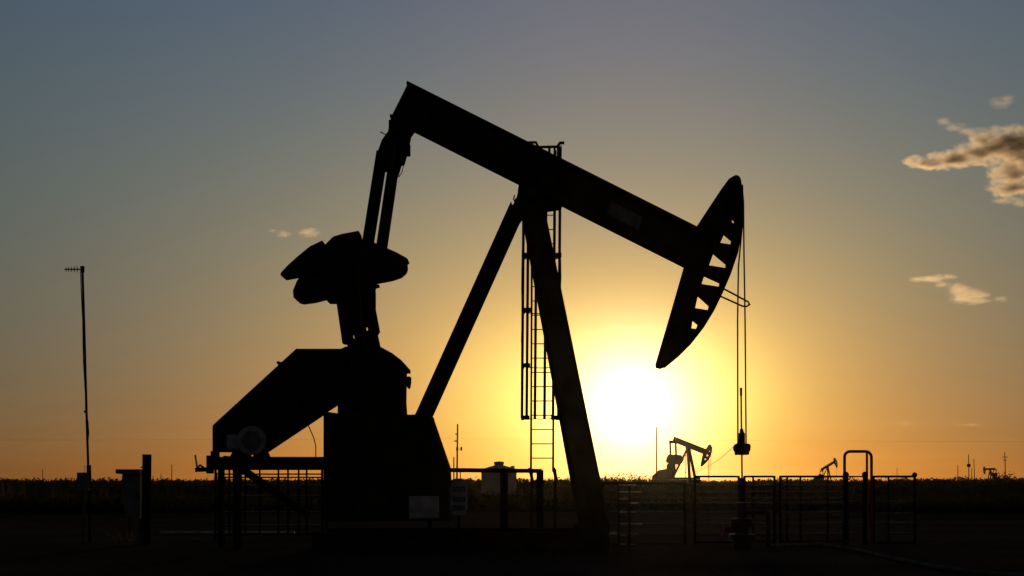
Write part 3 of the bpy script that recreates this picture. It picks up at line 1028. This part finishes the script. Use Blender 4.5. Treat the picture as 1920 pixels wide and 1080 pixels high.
G = 'tall weeds along the horizon'
LB = 'tall feathery dry weeds against the glare between the pump leg and the far pumpjack'
for i, (x, y) in enumerate(((1127, 884), (1134, 889), (1147, 881), (1155, 886), (1162, 879), (1170, 887), (1179, 890), (1192, 885), (1203, 890), (1214, 888), (1222, 892), (1140, 892), (1186, 892), (1230, 894))):
    weed(x, y, 66 + (i * 7) % 12, LB, G, n=42, spread=.85, wd=.022, leafy=7, seed=i)
LB = 'dry weed stalks poking above the brush at the far left horizon'
for i, (x, y) in enumerate(((6, 890), (14, 888), (30, 893), (42, 890), (98, 897), (118, 896), (200, 897))):
    weed(x, y, 70, LB, G, n=10, spread=.6, wd=.014, leafy=3, seed=40 + i)
LB = 'low brush tufts rising behind the ladder foot and pump leg'
for i, (x, y) in enumerate(((1050, 889), (1058, 885), (1022, 893), (888, 894), (1063, 888))):
    weed(x, y, 75, LB, G, n=34, spread=.8, wd=.02, leafy=6, seed=80 + i)
LB = 'rounded bush silhouettes breaking the right horizon'
for i, (x, y) in enumerate(((1747, 895), (1800, 894), (1822, 894), (1878, 884), (1900, 894), (1912, 893), (1775, 896), (1612, 895), (1480, 896))):
    weed(x, y, 150, LB, G, n=70, spread=1.7, wd=.045, leafy=7, seed=120 + i)
rnd = random.Random(5)
bm = BM()
blades(bm, Vector((W(234, 0, 29.5).x, 29.5, 0)), .42, 60, .5, rnd, .006, 3)
tag(obj('weed_clump', bm, M['weed']), 'reddish dry grass tuft at the foot of the grey cabinet', 'weed', 'tall weeds along the horizon')


def make_scrub():
    """ground cover: thousands of small brush clumps from the edge of the pad outward"""
    rnd = random.Random(11)
    bm = BM()
    n = 0
    while n < 5200:
        Y = 58 + 330 * rnd.random() ** 1.9
        X = rnd.uniform(-.46, .46) * Y
        if (X / 36) ** 2 + ((Y - 28) / 33) ** 2 < rnd.uniform(.95, 1.15):
            continue
        big = rnd.random()
        h = (.28 + .5 * big * big) * (1 + .3 * math.sin(X * .13 + 1.3) * math.sin(Y * .07))
        if Y > 100:
            h = (1.5 + .0009 * Y) * rnd.uniform(.72, 1.12) + (.12 if X > .3 * Y else 0) - (.25 if .13 * Y < X < .19 * Y else 0)
        blades(bm, Vector((X, Y, 0)), h, 9, .55 + .7 * big, rnd, .03 + Y * .00022, 2)
        n += 1
    tag(obj('scrub', bm, M['scrub']), 'low green brush covering the flat land beyond the pad', 'brush', kind='stuff')


make_scrub()


# ------------------------------------------------------------------ clouds
def cloud(blobs, Y, label, dens, nscale, amp=4.2, seed=0.0, thick=.8, group=None, st=(.8, .8, 2.4)):
    """blobs: (px, py, rx, ry) in the cloud's own distance; a real volume of droplets lit by the sun"""
    k = Y / F
    cen = W(sum(b[0] for b in blobs) / len(blobs), sum(b[1] for b in blobs) / len(blobs), Y)
    E = []
    bm = BM()
    for px, py, rx, ry in blobs:
        c = W(px, py, Y) - cen
        rad = Vector((rx * k, max(rx, ry) * k * thick, ry * k))
        E.append((c, rad))
        bmesh.ops.create_icosphere(bm, subdivisions=3, radius=1.0, matrix=Matrix.Translation(c) @ Matrix.Diagonal((*(rad * 1.45), 1)))
    me = bpy.data.meshes.new('cloud')
    bm.to_mesh(me)
    bm.free()
    o = bpy.data.objects.new('cloud', me)
    COL.objects.link(o)
    o.location = cen
    rm = o.modifiers.new('skin', 'REMESH')
    rm.mode = 'VOXEL'
    rm.voxel_size = max(min(b[2] for b in blobs) * k * .25, 3)
    m = bpy.data.materials.new('cloud droplets')
    m.use_nodes = True
    w = NT(m.node_tree)
    nt = m.node_tree
    nt.nodes.remove(nt.nodes['Principled BSDF'])
    pv = w.n('ShaderNodeVolumePrincipled')
    tc = w.n('ShaderNodeTexCoord').outputs['Object']
    best = None
    for c, rad in E:
        q = w.v('DIVIDE', w.v('SUBTRACT', tc, tuple(c)), tuple(rad))
        f = w.m('SUBTRACT', 1.0, w.v('LENGTH', q))
        best = f if best is None else w.m('SMOOTH_MAX', best, f, .15)
    no = w.n('ShaderNodeTexNoise', noise_dimensions='4D')
    w.put(no.inputs['Vector'], w.v('MULTIPLY', tc, st))
    no.inputs['W'].default_value = seed
    no.inputs['Scale'].default_value = 1.0 / (nscale * k)
    no.inputs['Detail'].default_value = 7
    no.inputs['Roughness'].default_value = .7
    no.inputs['Distortion'].default_value = .35
    f = w.m('ADD', w.m('ADD', best, .12), w.m('MULTIPLY', w.m('SUBTRACT', no.outputs[0], .5), amp))
    f = w.m('MULTIPLY', f, w.m('MULTIPLY', w.m('ADD', best, .4), 4.0, clamp=True))
    f = w.m('MULTIPLY', f, .95, clamp=True)
    w.put(pv.inputs['Density'], w.m('MULTIPLY', f, dens))
    pv.inputs['Color'].default_value = (.96, .9, .78, 1)
    pv.inputs['Anisotropy'].default_value = .78
    w.put(nt.nodes['Material Output'].inputs['Volume'], pv.outputs[0])
    m.cycles.volume_step_rate = .15
    me.materials.append(m)
    return tag(o, label, 'cloud', group)


G = 'small sunset clouds'
cloud([(1890, 275, 62, 30), (1835, 285, 40, 20), (1790, 300, 40, 15), (1745, 308, 32, 10), (1712, 300, 18, 8), (1895, 325, 34, 26), (1900, 352, 40, 14), (1930, 300, 40, 46), (1850, 265, 30, 18), (1755, 292, 20, 8)], 3000,
      'largest cloud, dark centred with glowing edges, cut by the right edge', .078, 30, seed=2.0, st=(1.0, 1.0, 1.9))
cloud([(1772, 228, 14, 7), (1790, 240, 18, 8), (1815, 246, 20, 6), (1840, 243, 14, 6)], 3000, 'hooked bright cloud streak just above the largest cloud', .02, 20, seed=3.0, group=G)
cloud([(1872, 193, 18, 11), (1888, 188, 14, 9)], 3000, 'small rounded cloud puff highest at the right edge', .016, 18, seed=4.0, group=G)
cloud([(1885, 376, 24, 6), (1915, 380, 18, 7)], 3000, 'flat cloud sliver directly under the largest cloud', .022, 18, seed=5.0, group=G)
cloud([(1725, 524, 20, 5), (1755, 522, 26, 6), (1778, 520, 14, 5), (1768, 535, 16, 6), (1800, 543, 24, 10), (1818, 556, 34, 13), (1838, 563, 18, 6)], 3000, 'drawn out cloud stepping down to the right over the arch gate side', .028, 20, seed=6.0, group=G)
cloud([(1874, 561, 13, 6)], 3000, 'tiny cloud scrap right of the stepped cloud', .02, 12, seed=7.0, group=G)
cloud([(510, 433, 11, 4), (531, 439, 14, 6)], 3000, 'pair of tiny cloud wisps left of the tilted counterweights', .02, 14, seed=8.0, group=G)
cloud([(577, 436, 20, 8)], 3000, 'compact bright wisp nearest the counterweight tip', .022, 14, seed=9.0, group=G)
cloud([(1697, 795, 16, 4), (1686, 797, 10, 3)], 6000, 'very faint low cloud wisp above the capped fence post', .0012, 14, seed=10.0, group=G)
cloud([(1815, 797, 26, 3)], 6000, 'thin dark low streak above the right transformer pole', .002, 16, seed=11.0, group=G)


# ------------------------------------------------------------------ dusty evening air
def make_haze():
    bm = BM()
    box(bm, (0, 1200, 5.9), (5400, 2900, 13.8))
    me = bpy.data.meshes.new('haze')
    bm.to_mesh(me)
    bm.free()
    o = bpy.data.objects.new('haze', me)
    COL.objects.link(o)
    m = bpy.data.materials.new('dusty air')
    m.use_nodes = True
    nt = m.node_tree
    nt.nodes.remove(nt.nodes['Principled BSDF'])
    pv = nt.nodes.new('ShaderNodeVolumePrincipled')
    pv.inputs['Color'].default_value = (.95, .88, .75, 1)
    pv.inputs['Density'].default_value = HAZE
    pv.inputs['Anisotropy'].default_value = .93
    nt.links.new(pv.outputs[0], nt.nodes['Material Output'].inputs['Volume'])
    me.materials.append(m)
    tag(o, 'thin dusty evening air over the flat land', 'haze', kind='stuff')


HAZE = .000018
make_haze()
